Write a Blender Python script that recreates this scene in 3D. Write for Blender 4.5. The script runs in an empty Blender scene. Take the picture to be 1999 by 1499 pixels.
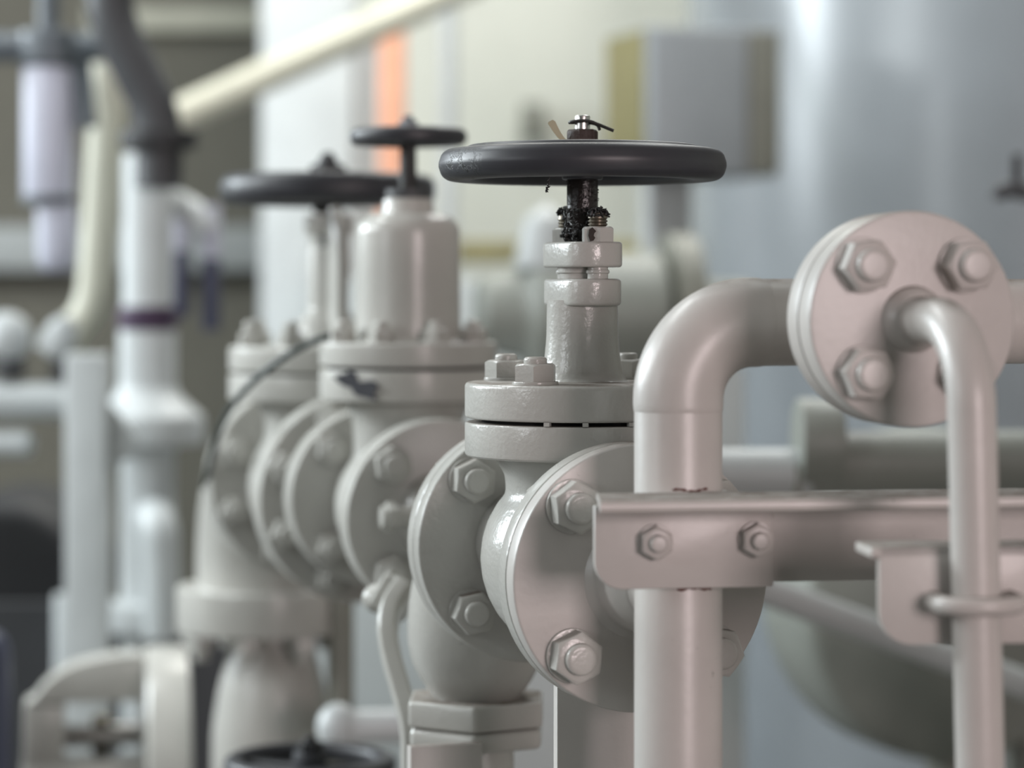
import bpy, bmesh, math, random
from mathutils import Vector, Matrix, noise as mnoise

random.seed(7)
PI = math.pi
SC = bpy.context.scene
COL = SC.collection
F = 5200.0          # focal length in pixels of the 1999 px wide frame
H = 1.30            # eye height
CX, HY = 999.5, 560.0


def W(px, py, d):
    """a point of the place: distance d ahead of the eye"""
    return Vector(((px - CX) / F * d, d, H + (HY - py) / F * d))


def S(px, d):
    return px * d / F


def R(a):
    return math.radians(a)


# ------------------------------------------------------------------ materials
def new_mat(name):
    m = bpy.data.materials.new(name)
    m.use_nodes = True
    nt = m.node_tree
    return m, nt, nt.nodes['Principled BSDF']


def ramp(nt, src, stops):
    r = nt.nodes.new('ShaderNodeValToRGB')
    while len(r.color_ramp.elements) < len(stops):
        r.color_ramp.elements.new(0.5)
    for e, (p, c) in zip(r.color_ramp.elements, stops):
        e.position = p
        e.color = (c[0], c[1], c[2], 1)
    nt.links.new(src, r.inputs[0])
    return r


def noise(nt, scale, detail=4, rough=0.55, coord=None):
    n = nt.nodes.new('ShaderNodeTexNoise')
    n.inputs['Scale'].default_value = scale
    n.inputs['Detail'].default_value = detail
    n.inputs['Roughness'].default_value = rough
    if coord is not None:
        nt.links.new(coord, n.inputs['Vector'])
    return n


def mix(nt, fac, a, b):
    m = nt.nodes.new('ShaderNodeMix')
    m.data_type = 'RGBA'
    for sock, v in ((0, fac), (6, a), (7, b)):
        if isinstance(v, (int, float)):
            m.inputs[sock].default_value = v
        elif isinstance(v, (tuple, list)):
            m.inputs[sock].default_value = (v[0], v[1], v[2], 1)
        else:
            nt.links.new(v, m.inputs[sock])
    return m.outputs[2]


def paint(name, col, rough=0.3, var=0.06, bump=0.12, bscale=260, speck=True, metal=0.0, coat=0.0, dirt=(0.10, 0.085, 0.065), dust=0.0):
    m, nt, b = new_mat(name)
    tc = nt.nodes.new('ShaderNodeTexCoord')
    oc = tc.outputs['Object']
    n1 = noise(nt, 14, 5, 0.6, oc)
    lo = tuple(c * (1 - var) for c in col)
    hi = tuple(min(1, c * (1 + var * 0.6)) for c in col)
    r1 = ramp(nt, n1.outputs[0], [(0.35, lo), (0.65, hi)])
    out = r1.outputs[0]
    if speck:
        n2 = noise(nt, 210, 3, 0.7, oc)
        n3 = noise(nt, 11, 3, 0.6, oc)
        k2 = ramp(nt, n2.outputs[0], [(0.69, (0, 0, 0)), (0.75, (1, 1, 1))])
        k3 = ramp(nt, n3.outputs[0], [(0.5, (0, 0, 0)), (0.66, (1, 1, 1))])
        mul = nt.nodes.new('ShaderNodeMath')
        mul.operation = 'MULTIPLY'
        nt.links.new(k2.outputs[0], mul.inputs[0])
        nt.links.new(k3.outputs[0], mul.inputs[1])
        out = mix(nt, mul.outputs[0], out, dirt)
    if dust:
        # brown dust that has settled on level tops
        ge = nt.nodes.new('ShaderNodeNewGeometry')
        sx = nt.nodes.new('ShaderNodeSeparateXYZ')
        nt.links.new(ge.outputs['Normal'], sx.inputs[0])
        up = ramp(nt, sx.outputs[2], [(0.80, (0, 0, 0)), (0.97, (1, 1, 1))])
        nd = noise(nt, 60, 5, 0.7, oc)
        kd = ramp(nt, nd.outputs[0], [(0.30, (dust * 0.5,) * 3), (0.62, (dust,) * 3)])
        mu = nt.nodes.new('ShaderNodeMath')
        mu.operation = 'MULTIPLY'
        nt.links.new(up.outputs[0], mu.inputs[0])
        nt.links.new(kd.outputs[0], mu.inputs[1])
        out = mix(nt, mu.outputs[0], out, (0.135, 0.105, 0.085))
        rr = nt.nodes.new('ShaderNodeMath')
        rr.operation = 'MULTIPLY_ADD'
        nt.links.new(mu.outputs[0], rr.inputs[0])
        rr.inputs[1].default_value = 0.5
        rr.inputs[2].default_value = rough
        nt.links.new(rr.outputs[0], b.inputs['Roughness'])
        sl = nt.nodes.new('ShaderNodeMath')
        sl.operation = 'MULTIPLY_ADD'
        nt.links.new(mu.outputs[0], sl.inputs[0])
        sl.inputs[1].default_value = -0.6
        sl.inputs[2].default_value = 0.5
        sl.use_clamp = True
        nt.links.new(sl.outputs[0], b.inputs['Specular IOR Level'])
    nt.links.new(out, b.inputs['Base Color'])
    if not dust:
        b.inputs['Roughness'].default_value = rough
    b.inputs['Metallic'].default_value = metal
    b.inputs['Coat Weight'].default_value = coat
    b.inputs['Coat Roughness'].default_value = 0.12
    if bump:
        nb = noise(nt, bscale, 3, 0.5, oc)
        nb2 = noise(nt, 45, 2, 0.5, oc)
        add = nt.nodes.new('ShaderNodeMath')
        add.operation = 'ADD'
        nt.links.new(nb.outputs[0], add.inputs[0])
        nt.links.new(nb2.outputs[0], add.inputs[1])
        bp = nt.nodes.new('ShaderNodeBump')
        bp.inputs['Strength'].default_value = bump
        bp.inputs['Distance'].default_value = 0.002
        nt.links.new(add.outputs[0], bp.inputs['Height'])
        nt.links.new(bp.outputs[0], b.inputs['Normal'])
    return m


GREY = (0.45, 0.44, 0.412)
M = {}
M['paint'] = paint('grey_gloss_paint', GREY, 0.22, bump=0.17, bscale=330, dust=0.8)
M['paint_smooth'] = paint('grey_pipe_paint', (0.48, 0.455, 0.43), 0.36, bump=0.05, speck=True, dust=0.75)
M['paint_far'] = paint('grey_paint_far', (0.46, 0.45, 0.42), 0.26, bump=0.12, speck=False)
M['white'] = paint('white_pipe_paint', (0.52, 0.545, 0.55), 0.4, bump=0.0, speck=False)
M['cream'] = paint('cream_paint', (0.56, 0.55, 0.455), 0.5, bump=0.0, speck=False)
M['lilac'] = paint('pale_lilac_plastic', (0.50, 0.51, 0.60), 0.4, bump=0.0, speck=False)
M['slate'] = paint('slate_paint', (0.10, 0.115, 0.13), 0.45, bump=0.0, speck=False)
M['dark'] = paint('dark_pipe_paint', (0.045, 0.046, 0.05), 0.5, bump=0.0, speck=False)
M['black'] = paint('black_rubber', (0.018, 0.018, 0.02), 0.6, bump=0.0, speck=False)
M['navy'] = paint('navy_plastic', (0.05, 0.055, 0.095), 0.4, bump=0.0, speck=False)
M['purple'] = paint('purple_tape', (0.045, 0.022, 0.055), 0.5, bump=0.0, speck=False)
M['orange'] = paint('orange_paint', (0.74, 0.36, 0.23), 0.5, bump=0.0, speck=False)
M['olive'] = paint('olive_paint', (0.30, 0.27, 0.12), 0.55, bump=0.0, speck=False)
M['olive_grey'] = paint('olive_grey_paint', (0.19, 0.19, 0.16), 0.5, bump=0.0, speck=False)
M['tank'] = paint('tank_blue_grey', (0.235, 0.255, 0.272), 0.27, var=0.03, bump=0.0, speck=False)
M['vessel'] = paint('vessel_grey', (0.44, 0.46, 0.46), 0.42, var=0.03, bump=0.0, speck=False)
M['cabinet'] = paint('cabinet_grey', (0.29, 0.31, 0.325), 0.45, bump=0.0, speck=False)
M['cabinet_side'] = paint('cabinet_side_yellow', (0.20, 0.175, 0.075), 0.5, bump=0.0, speck=False)
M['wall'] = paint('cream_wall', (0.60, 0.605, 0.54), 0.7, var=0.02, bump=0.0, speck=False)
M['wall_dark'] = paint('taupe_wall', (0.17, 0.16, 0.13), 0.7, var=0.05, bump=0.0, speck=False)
M['olive_and_shade'] = paint('olive_paint_and_shade', (0.225, 0.235, 0.21), 0.45, bump=0.0, speck=False)  # olive of drum and pump; on the suction pipe, shade put into colour
M['floor'] = paint('floor_grey', (0.12, 0.12, 0.11), 0.5, var=0.08, bump=0.0, speck=False)
M['ceiling'] = paint('ceiling_white', (0.7, 0.7, 0.68), 0.8, var=0.02, bump=0.0, speck=False)
M['steel'] = paint('bare_steel', (0.55, 0.54, 0.52), 0.32, var=0.25, bump=0.1, speck=True, metal=1.0)
M['thread'] = paint('brassy_thread', (0.19, 0.17, 0.135), 0.38, var=0.3, bump=0.1, speck=True, metal=0.8)
M['rust'] = paint('rusty_nut', (0.030, 0.017, 0.013), 0.65, var=0.3, bump=0.5, speck=True)
M['rust_stain'] = paint('red_lead_stain', (0.12, 0.045, 0.035), 0.6, var=0.3, bump=0.2, speck=False)
M['spindle'] = paint('oily_spindle', (0.013, 0.009, 0.008), 0.33, var=0.6, bump=0.5, speck=True, metal=0.0)
M['grease'] = paint('black_grease', (0.010, 0.009, 0.008), 0.5, var=0.2, bump=0.3, speck=False)
M['gasket'] = paint('black_gasket', (0.012, 0.012, 0.012), 0.8, bump=0.0, speck=False)
M['wire'] = paint('dark_wire', (0.03, 0.028, 0.025), 0.4, bump=0.0, speck=False, metal=0.3)
M['tab'] = paint('khaki_tab', (0.36, 0.33, 0.22), 0.5, bump=0.0, speck=False)
M['cable'] = paint('green_black_cable', (0.018, 0.032, 0.03), 0.5, bump=0.0, speck=False)
M['chip'] = paint('bare_patch', (0.02, 0.02, 0.028), 0.5, bump=0.2, speck=False)


def wheel_mat():
    m, nt, b = new_mat('charcoal_wheel_paint')
    tc = nt.nodes.new('ShaderNodeTexCoord')
    oc = tc.outputs['Object']
    n1 = noise(nt, 30, 4, 0.6, oc)
    base = ramp(nt, n1.outputs[0], [(0.35, (0.024, 0.0245, 0.030)), (0.7, (0.032, 0.033, 0.039))])
    n2 = noise(nt, 95, 6, 0.75, oc)
    n3 = noise(nt, 16, 3, 0.6, oc)
    a = ramp(nt, n2.outputs[0], [(0.52, (0, 0, 0)), (0.56, (1, 1, 1))])
    c = ramp(nt, n3.outputs[0], [(0.68, (0, 0, 0)), (0.72, (1, 1, 1))])
    # one worn patch on the rim's outer edge
    vm = nt.nodes.new('ShaderNodeVectorMath')
    vm.operation = 'DISTANCE'
    nt.links.new(oc, vm.inputs[0])
    vm.inputs[1].default_value = (-0.084, -0.014, 0.002)
    d = ramp(nt, vm.outputs['Value'], [(0.018, (1, 1, 1)), (0.030, (0, 0, 0))])
    mx = nt.nodes.new('ShaderNodeMath')
    mx.operation = 'MAXIMUM'
    nt.links.new(c.outputs[0], mx.inputs[0])
    nt.links.new(d.outputs[0], mx.inputs[1])
    mu = nt.nodes.new('ShaderNodeMath')
    mu.operation = 'MULTIPLY'
    nt.links.new(a.outputs[0], mu.inputs[0])
    nt.links.new(mx.outputs[0], mu.inputs[1])
    nt.links.new(mix(nt, mu.outputs[0], base.outputs[0], (0.004, 0.004, 0.0045)), b.inputs['Base Color'])
    b.inputs['Roughness'].default_value = 0.44
    bp = nt.nodes.new('ShaderNodeBump')
    bp.inputs['Strength'].default_value = 0.3
    bp.inputs['Distance'].default_value = 0.0012
    sub = nt.nodes.new('ShaderNodeMath')
    sub.operation = 'SUBTRACT'
    sub.inputs[0].default_value = 1
    nt.links.new(mu.outputs[0], sub.inputs[1])
    nt.links.new(sub.outputs[0], bp.inputs['Height'])
    nt.links.new(bp.outputs[0], b.inputs['Normal'])
    return m


M['wheel'] = wheel_mat()


# ------------------------------------------------------------------ mesh building
def fillet2(pts, r, n=3):
    """round the inner corners of an open 2-D polyline; r a number or a list per point"""
    out = []
    for i, p in enumerate(pts):
        ri = r[i] if isinstance(r, (list, tuple)) else r
        if i == 0 or i == len(pts) - 1 or not ri:
            out.append(Vector(p))
            continue
        p = Vector(p)
        a, c = Vector(pts[i - 1]) - p, Vector(pts[i + 1]) - p
        k = min(ri, a.length * 0.49, c.length * 0.49)
        s, e = p + a.normalized() * k, p + c.normalized() * k
        for j in range(n + 1):
            t = j / n
            out.append((1 - t) ** 2 * s + 2 * t * (1 - t) * p + t * t * e)
    return out


def fillet3(pts, r, n=10):
    pts = [Vector(p) for p in pts]
    out = [pts[0]]
    for i in range(1, len(pts) - 1):
        ri = r[i] if isinstance(r, (list, tuple)) else r
        p = pts[i]
        a, c = (pts[i - 1] - p), (pts[i + 1] - p)
        an, cn = a.normalized(), c.normalized()
        ang = an.angle(cn)
        k = min(ri / max(math.tan(ang / 2), 1e-4), a.length * 0.98, c.length * 0.98)
        rr = k * math.tan(ang / 2)
        ctr = p + (an + cn).normalized() * (rr / math.sin(ang / 2))
        s, e = p + an * k, p + cn * k
        v0, v1 = s - ctr, e - ctr
        tot = v0.angle(v1)
        ax = v0.cross(v1).normalized()
        for j in range(n + 1):
            out.append(ctr + Matrix.Rotation(tot * j / n, 3, ax) @ v0)
    out.append(pts[-1])
    return out


def smooth_path(pts, n=8):
    pts = [Vector(p) for p in pts]
    out = []
    for i in range(len(pts) - 1):
        p0, p1, p2, p3 = pts[max(i - 1, 0)], pts[i], pts[i + 1], pts[min(i + 2, len(pts) - 1)]
        for j in range(n):
            t = j / n
            out.append(0.5 * ((2 * p1) + (p2 - p0) * t + (2 * p0 - 5 * p1 + 4 * p2 - p3) * t * t + (3 * p1 - p0 - 3 * p2 + p3) * t ** 3))
    out.append(pts[-1])
    return out


I4 = Matrix.Identity(4)
ROT_Y = Matrix.Rotation(-PI / 2, 4, 'X')     # lathe axis z -> +y
ROT_X = Matrix.Rotation(PI / 2, 4, 'Y')      # lathe axis z -> +x


def T(x, y=None, z=None):
    return Matrix.Translation(Vector(x) if y is None else Vector((x, y, z)))


class MB:
    def __init__(self):
        self.bm = bmesh.new()

    def loft(self, rings, cap0=True, cap1=True, closed=False):
        bm = self.bm
        vs = [[bm.verts.new(p) for p in r] for r in rings]
        n = len(rings[0])
        m = len(vs)
        for i in range(m if closed else m - 1):
            a, b = vs[i], vs[(i + 1) % m]
            for j in range(n):
                k = (j + 1) % n
                bm.faces.new((a[j], a[k], b[k], b[j]))
        if not closed:
            if cap0:
                bm.faces.new(list(reversed(vs[0])))
            if cap1:
                bm.faces.new(vs[-1])
        return self

    def lathe(self, prof, n=64, Mx=I4, closed=False, caps=True):
        rings = []
        for r, z in prof:
            r = max(r, 1e-5)
            rings.append([Mx @ Vector((r * math.cos(2 * PI * j / n), r * math.sin(2 * PI * j / n), z)) for j in range(n)])
        return self.loft(rings, caps, caps, closed)

    def cyl(self, r, z0, z1, n=48, Mx=I4, bev=0.001):
        return self.lathe(fillet2([(0, z0), (r, z0), (r, z1), (0, z1)], bev), n, Mx)

    def tube(self, path, r, n=32, Mx=I4, prof=None, caps=True, up=None):
        path = [Mx @ Vector(p) for p in path]
        m = len(path)
        tang = []
        for i in range(m):
            a = path[max(i - 1, 0)]
            b = path[min(i + 1, m - 1)]
            tang.append((b - a).normalized())
        t = tang[0]
        u = up or (Vector((0, 0, 1)) if abs(t.z) < 0.9 else Vector((1, 0, 0)))
        u = (u - t * u.dot(t)).normalized()
        rings = []
        for i in range(m):
            t = tang[i]
            u = (u - t * u.dot(t)).normalized()
            v = t.cross(u)
            ri = r[i] if isinstance(r, (list, tuple)) else r
            if prof:
                rings.append([path[i] + u * (a * ri) + v * (b * ri) for a, b in prof])
            else:
                rings.append([path[i] + (u * math.cos(2 * PI * j / n) + v * math.sin(2 * PI * j / n)) * ri for j in range(n)])
        return self.loft(rings, caps, caps)

    def prism(self, poly, z0, z1, Mx=I4, bev=0.0, seg=2):
        b2 = bmesh.new()
        a = [b2.verts.new(Vector((p[0], p[1], z0))) for p in poly]
        b = [b2.verts.new(Vector((p[0], p[1], z1))) for p in poly]
        n = len(poly)
        b2.faces.new(list(reversed(a)))
        b2.faces.new(b)
        for j in range(n):
            b2.faces.new((a[j], a[(j + 1) % n], b[(j + 1) % n], b[j]))
        bmesh.ops.recalc_face_normals(b2, faces=b2.faces)
        if bev:
            es = [e for e in b2.edges if e.calc_face_angle(0) > 0.5]
            bmesh.ops.bevel(b2, geom=es, offset=bev, segments=seg, affect='EDGES', profile=0.5, clamp_overlap=True)
        self.merge(b2, Mx)
        return self

    def box(self, c, s, Mx=I4, bev=0.0):
        x, y, z = s[0] / 2, s[1] / 2, s[2] / 2
        return self.prism([(-x, -y), (x, -y), (x, y), (-x, y)], -z, z, Mx @ T(c), bev)

    def ball(self, c, s, Mx=I4, n=32):
        pr = [(math.sin(PI * i / 16), -math.cos(PI * i / 16)) for i in range(17)]
        return self.lathe(pr, n, Mx @ T(c) @ Matrix.Diagonal((s[0], s[1], s[2], 1)))

    def merge(self, b2, Mx=I4):
        vm = {}
        for v in b2.verts:
            vm[v] = self.bm.verts.new(Mx @ v.co)
        for f in b2.faces:
            try:
                self.bm.faces.new([vm[v] for v in f.verts])
            except ValueError:
                pass
        b2.free()
        return self

    def mesh(self, name, mat, ang=32):
        bm = self.bm
        bmesh.ops.remove_doubles(bm, verts=bm.verts, dist=1e-6)
        bmesh.ops.recalc_face_normals(bm, faces=bm.faces)
        me = bpy.data.meshes.new(name)
        bm.to_mesh(me)
        bm.free()
        me.materials.append(mat)
        for p in me.polygons:
            p.use_smooth = True
        me.set_sharp_from_angle(angle=R(ang))
        return me

    def build(self, name, mat, parent=None, loc=None, rot=None, ang=32):
        """without parent, loc shifts the origin only: the geometry keeps its place"""
        if parent is None and loc is not None and rot is None:
            bmesh.ops.translate(self.bm, verts=self.bm.verts, vec=-Vector(loc))
        o = bpy.data.objects.new(name, self.mesh(name, mat, ang))
        COL.objects.link(o)
        if parent is not None:
            o.parent = parent
        if loc is not None:
            o.location = loc
        if rot is not None:
            o.rotation_euler = rot
        return o


def tag(o, label=None, cat=None, group=None, kind=None):
    if label:
        o['label'] = label
    if cat:
        o['category'] = cat
    if group:
        o['group'] = group
    if kind:
        o['kind'] = kind
    return o


def thing(name, loc, rz, label, cat, group=None):
    o = bpy.data.objects.new(name, None)
    o.empty_display_size = 0.05
    COL.objects.link(o)
    o.location = loc
    o.rotation_euler = (0, 0, rz)
    return tag(o, label, cat, group)


def inst(name, me, parent, Mx):
    o = bpy.data.objects.new(name, me)
    COL.objects.link(o)
    o.parent = parent
    o.matrix_local = Mx
    return o


def hexpoly(af, rot=0.0):
    r = af / 2 / math.cos(PI / 6)
    return [(r * math.cos(PI / 3 * i + rot), r * math.sin(PI / 3 * i + rot)) for i in range(6)]


def hex_into(mb, af, h, z0=0.0, bev=0.0007, Mx=I4):
    """a hexagon nut with the chamfered top of a real one"""
    b2 = bmesh.new()
    rc = af / 2 / math.cos(PI / 6)
    n = 48
    rings = []
    def hexr(th):
        k = (th % (PI / 3)) - PI / 6
        return af / 2 / math.cos(k)
    hr = [hexr(2 * PI * j / n) for j in range(n)]
    top_r = af / 2 * 0.97
    def ring(fr, z):
        return [Vector((fr(j) * math.cos(2 * PI * j / n), fr(j) * math.sin(2 * PI * j / n), z)) for j in range(n)]
    def capz(j):
        return z0 + h - 0.30 * max(hr[j] - top_r, 0) * 1.6
    rings.append(ring(lambda j: hr[j] * 0.985, z0))
    rings.append(ring(lambda j: hr[j], z0 + bev))
    rings.append([Vector((hr[j] * math.cos(2 * PI * j / n), hr[j] * math.sin(2 * PI * j / n), capz(j) - bev)) for j in range(n)])
    rings.append([Vector(((hr[j] - bev) * math.cos(2 * PI * j / n), (hr[j] - bev) * math.sin(2 * PI * j / n), capz(j))) for j in range(n)])
    rings.append(ring(lambda j: min(top_r, hr[j]) - bev, z0 + h))
    mb.loft([[Mx @ v for v in r] for r in rings])


def stud_tip(mb, r, z0, h, n=24):
    mb.lathe(fillet2([(0, z0 - 0.002), (r, z0 - 0.002), (r, z0 + h * 0.74), (r * 0.80, z0 + h), (0, z0 + h)], r * 0.12), n)


def bolt_mesh(name, af, nh, sr, sh, mat, back=None, thick=0.0):
    """nut and stud end on the front face (z up); with back, shank through and a nut behind"""
    mb = MB()
    mb.cyl(af * 0.60, -0.0002, 0.0022, 32, bev=0.0005)
    hex_into(mb, af, nh, 0.0018)
    stud_tip(mb, sr, nh + 0.0018, sh)
    if thick:
        mb.cyl(sr, -thick - nh - 0.003, 0.001, 20)
        hex_into(mb, af, nh, 0.0, Mx=T(0, 0, -thick) @ Matrix.Rotation(PI, 4, 'X'))
    return mb.mesh(name, mat, 28)


def flange_prof(ro, ri, y0, y1, bev=0.0015, groove=None):
    return fillet2([(ri, y0), (ro, y0), (ro, y1), (ri, y1)], bev)


def thread_cyl(mb, r, z0, z1, pitch=0.002, n=24):
    pr = [(0, z0)]
    k = int((z1 - z0) / pitch)
    for i in range(k):
        z = z0 + i * pitch
        pr += [(r * 0.86, z), (r, z + pitch * 0.45), (r, z + pitch * 0.6)]
    pr += [(r * 0.86, z1), (0, z1)]
    return mb.lathe(pr, n)


def handwheel(parent, z, Rc, tr, th, hub_r, hub_z0, hub_z1, mat, spokes=5, rot=0.3, dish=-0.002, lip=False):
    if lip:
        pr = [tuple(v) for v in fillet2([(0.0887, -0.0012), (0.0887, 0.0012), (0.0870, 0.0066), (0.0838, 0.0092), (0.0800, 0.0098), (0.0725, 0.0100), (0.0700, 0.0122), (0.0665, 0.0122), (0.0650, 0.0070), (0.0652, -0.0060),
                                         (0.0690, -0.0097), (0.0800, -0.0100), (0.0838, -0.0092), (0.0870, -0.0066), (0.0887, -0.0012)], 0.0022, 4)][:-1]
    else:
        pr = []
        for i in range(28):
            a = 2 * PI * i / 28
            ca, sa = math.cos(a), math.sin(a)
            pr.append((Rc + tr * math.copysign(abs(ca) ** 0.85, ca), th * math.copysign(abs(sa) ** 0.8, sa)))
    w = MB().lathe(pr, 128, closed=True).build('hand_wheel', mat, parent, (0, 0, z))
    MB().lathe(fillet2([(0, hub_z0), (hub_r, hub_z0), (hub_r * 1.08, (hub_z0 + hub_z1) / 2), (hub_r, hub_z1), (0, hub_z1)], 0.001), 40).build('hub', mat, w)
    sp = MB()
    sp.tube([(hub_r * 0.7, 0, dish), (Rc * 0.5, 0, dish), (Rc * 0.85, 0, dish * 0.6), (Rc - tr * 0.3, 0, 0)], 1.0, prof=[(th * 0.32 * math.cos(2 * PI * k / 12), tr * 0.62 * math.sin(2 * PI * k / 12)) for k in range(12)])
    me = sp.mesh('spoke', mat)
    for i in range(spokes):
        inst('spoke', me, w, Matrix.Rotation(2 * PI * i / spokes + rot, 4, 'Z'))
    return w


def core_body(parent, mat, k=1.0, rad=0.060, neck=0.046, ztop=0.066, yf=-0.088, yr=0.110, voxel=0.0026):
    mb = MB()
    mb.ball((0, 0, 0), (rad, rad * 1.30, rad), n=48)
    mb.lathe([(0, -0.01), (neck * 1.06, -0.01), (neck, ztop * 0.55), (neck * 1.02, ztop * 0.8), (neck * 1.2, ztop), (0, ztop)], 48)
    mb.lathe(fillet2([(0, yf), (rad * 0.66, yf), (rad * 0.62, yf * 0.7), (rad * 0.8, 0), (rad * 0.62, yr * 0.75), (rad * 0.66, yr), (0, yr)], 0.01), 48, ROT_Y)
    o = mb.build('body', mat, parent)
    rm = o.modifiers.new('skin', 'REMESH')
    rm.mode = 'VOXEL'
    rm.voxel_size = voxel
    rm.use_smooth_shade = True
    sm = o.modifiers.new('soft', 'SMOOTH')
    sm.factor = 0.5
    sm.iterations = 7
    return o


THETA = math.asin(0.283)
ST, CT = math.sin(THETA), math.cos(THETA)
AX = Vector((-ST, CT, 0))       # pipe run, away from the eye
PX = Vector((CT, ST, 0))        # across the run, to the right


def ring_flange(name, parent, ro, ri, y0, y1, mat, bev=0.002):
    return MB().lathe(flange_prof(ro, ri, y0, y1, bev) + [Vector((ri, y0))], 96, ROT_Y, caps=False).build(name, mat, parent)


# ================================================================== FRONT VALVE
ZA = -0.168
C1 = Vector((0.0434, 1.642, H + ZA))
valve = thing('globe_valve', C1, THETA, 'nearest grey globe valve, in focus, topped by the large charcoal handwheel with a split pin', 'valve', 'valves along the pipe run')
pm = M['paint']
core_body(valve, pm, rad=0.0615, neck=0.047)
ring_flange('end_flange', valve, 0.0775, 0.02, -0.0955, -0.080, pm)
ring_flange('end_flange', valve, 0.0775, 0.02, 0.104, 0.1195, pm)
MB().lathe(fillet2([(0.02, 0.0645), (0.048, 0.0635), (0.0725, 0.0640), (0.0725, 0.0853), (0.02, 0.0853)], [0, 0, 0.003, 0.002, 0]), 96).build('body_flange', pm, valve)
g = MB().cyl(0.062, 0.0850, 0.0880, 64, bev=0)
g.build('gasket', M['gasket'], valve)
# light shims that show in the joint
for a in (235, 253.5, 276):
    c = Vector((0.0705 * math.cos(R(a)), 0.0705 * math.sin(R(a)), 0.0866))
    MB().box((0, 0, 0), (0.0035, 0.004, 0.0024), T(c) @ Matrix.Rotation(R(a) + PI / 2, 4, 'Z')).build('joint_spacer', pm, valve)
# bonnet: flange, flared neck
bon = MB()
bon.lathe(fillet2([(0, 0.0876), (0.0725, 0.0876), (0.0725, 0.1095), (0.0275, 0.1098), (0.0250, 0.1145), (0.0234, 0.124), (0.0222, 0.137), (0.0218, 0.160), (0, 0.160)],
                  [0, 0.002, 0.003, 0.004, 0.004, 0.006, 0.004, 0, 0], 4), 96)
bon.build('bonnet', pm, valve)


def stadium(hl, hw, n=14):
    pts = []
    for i in range(n + 1):
        a = -PI / 2 + PI * i / n
        pts.append((hl + hw * math.cos(a) * 0.9, hw * math.sin(a)))
    for i in range(n + 1):
        a = PI / 2 + PI * i / n
        pts.append((-hl + hw * math.cos(a) * 0.9, hw * math.sin(a)))
    return pts


GA = math.atan2(-0.020, 0.0085) - THETA      # line through the two gland studs
ga = Matrix.Rotation(GA, 4, 'Z')
lug = MB().prism(stadium(0.0145, 0.0180), 0.1565, 0.1730, ga, 0.0022, 3)
lug.lathe(fillet2([(0, 0.150), (0.0214, 0.150), (0.0205, 0.1595), (0, 0.1595)], 0.003), 48)
lug.build('gland_lug', pm, valve)
MB().lathe(fillet2([(0, 0.170), (0.0138, 0.170), (0.0138, 0.1765), (0.0152, 0.1765), (0.0152, 0.182), (0, 0.182)], 0.0006), 40).build('gland_follower', pm, valve)
MB().prism(stadium(0.0150, 0.0184), 0.1800, 0.1955, ga, 0.0018, 3).build('gland_flange', pm, valve)
DS = 0.0225
for s in (1, -1):
    c = (DS * s * math.cos(GA), DS * s * math.sin(GA), 0)
    t = MB()
    thread_cyl(t, 0.0060, 0.1690, 0.2130, 0.0020)
    so = t.build('gland_stud', M['thread'] , valve, c)
    so['label'] = 'brassy threaded stud'
    q = MB().cyl(0.0063, 0.1705, 0.1815, 24)
    q.cyl(0.0072, 0.1760, 0.1785, 24)
    q.build('stud_sleeve', pm, valve, c)
    nb = MB()
    hex_into(nb, 0.0178, 0.0094, 0.1953, 0.0006)
    no = nb.build('gland_nut', pm, valve, c, (0, 0, 0.35 if s > 0 else 0.1), ang=28)
# bare chips on the near gland nut and dirty far nut
ch = MB()
ch.prism([(0, 0), (0.002, 0.0005), (0.0032, 0.0022), (0.0022, 0.0034), (0.0026, 0.0050), (0.0038, 0.0062), (0.0014, 0.0086), (-0.0006, 0.0072), (-0.0012, 0.0036)], 0, 0.0003)
nc = Vector((DS * math.cos(GA), DS * math.sin(GA), 0.1957))
cho = ch.build('bare_patch', M['rust'], valve)
vdir = Vector((-0.32, -0.945, 0)).normalized()
wx = Vector((0, 0, 1)).cross(-vdir).normalized()
# sets on the nut flat that looks to the left front
# spindle
sp = MB()
sp.lathe(fillet2([(0, 0.150), (0.0092, 0.150), (0.0092, 0.2085), (0.0096, 0.210), (0.0096, 0.236), (0.006, 0.2365), (0.006, 0.262), (0, 0.262)], 0.0006), 40)
spo = sp.build('spindle', M['spindle'], valve)
tipm = MB()
tipm.lathe(fillet2([(0, 0.258), (0.0047, 0.258), (0.0047, 0.2732), (0.0038, 0.2738), (0, 0.2738)], 0.0004), 32)
tp = tipm.build('spindle_tip', M['steel'], spo)
tp['label'] = 'bare steel spindle tip'
# wheel
handwheel(valve, 0.243, 0.0782, 0.0105, 0.0098, 0.0125, -0.009, 0.0125, M['wheel'], 5, 0.5, lip=True)
nb = MB()
nb.lathe(fillet2([(0, 0.2555), (0.0098, 0.2555), (0.0098, 0.2640), (0.0090, 0.2650), (0, 0.2650)], 0.0008), 6)
nb.lathe(fillet2([(0, 0.2553), (0.0096, 0.2553), (0.0096, 0.2640), (0, 0.2640)], 0.0008), 32)
wn = nb.build('wheel_nut', M['rust'], valve)
wn['label'] = 'rusty brown wheel nut'
zc = 0.2692
wr = MB()
ci = Matrix.Rotation(-THETA, 4, 'Z')
wr.tube(smooth_path([(-0.0078, 0.0005, zc), (-0.0070, -0.0030, zc + 0.0004), (-0.002, -0.0052, zc + 0.0008), (0.004, -0.0056, zc + 0.0006), (0.009, -0.006, zc - 0.0012), (0.0142, -0.007, zc - 0.0034), (0.0190, -0.0075, zc - 0.0054)]), 0.00105, 10, ci)
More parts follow.
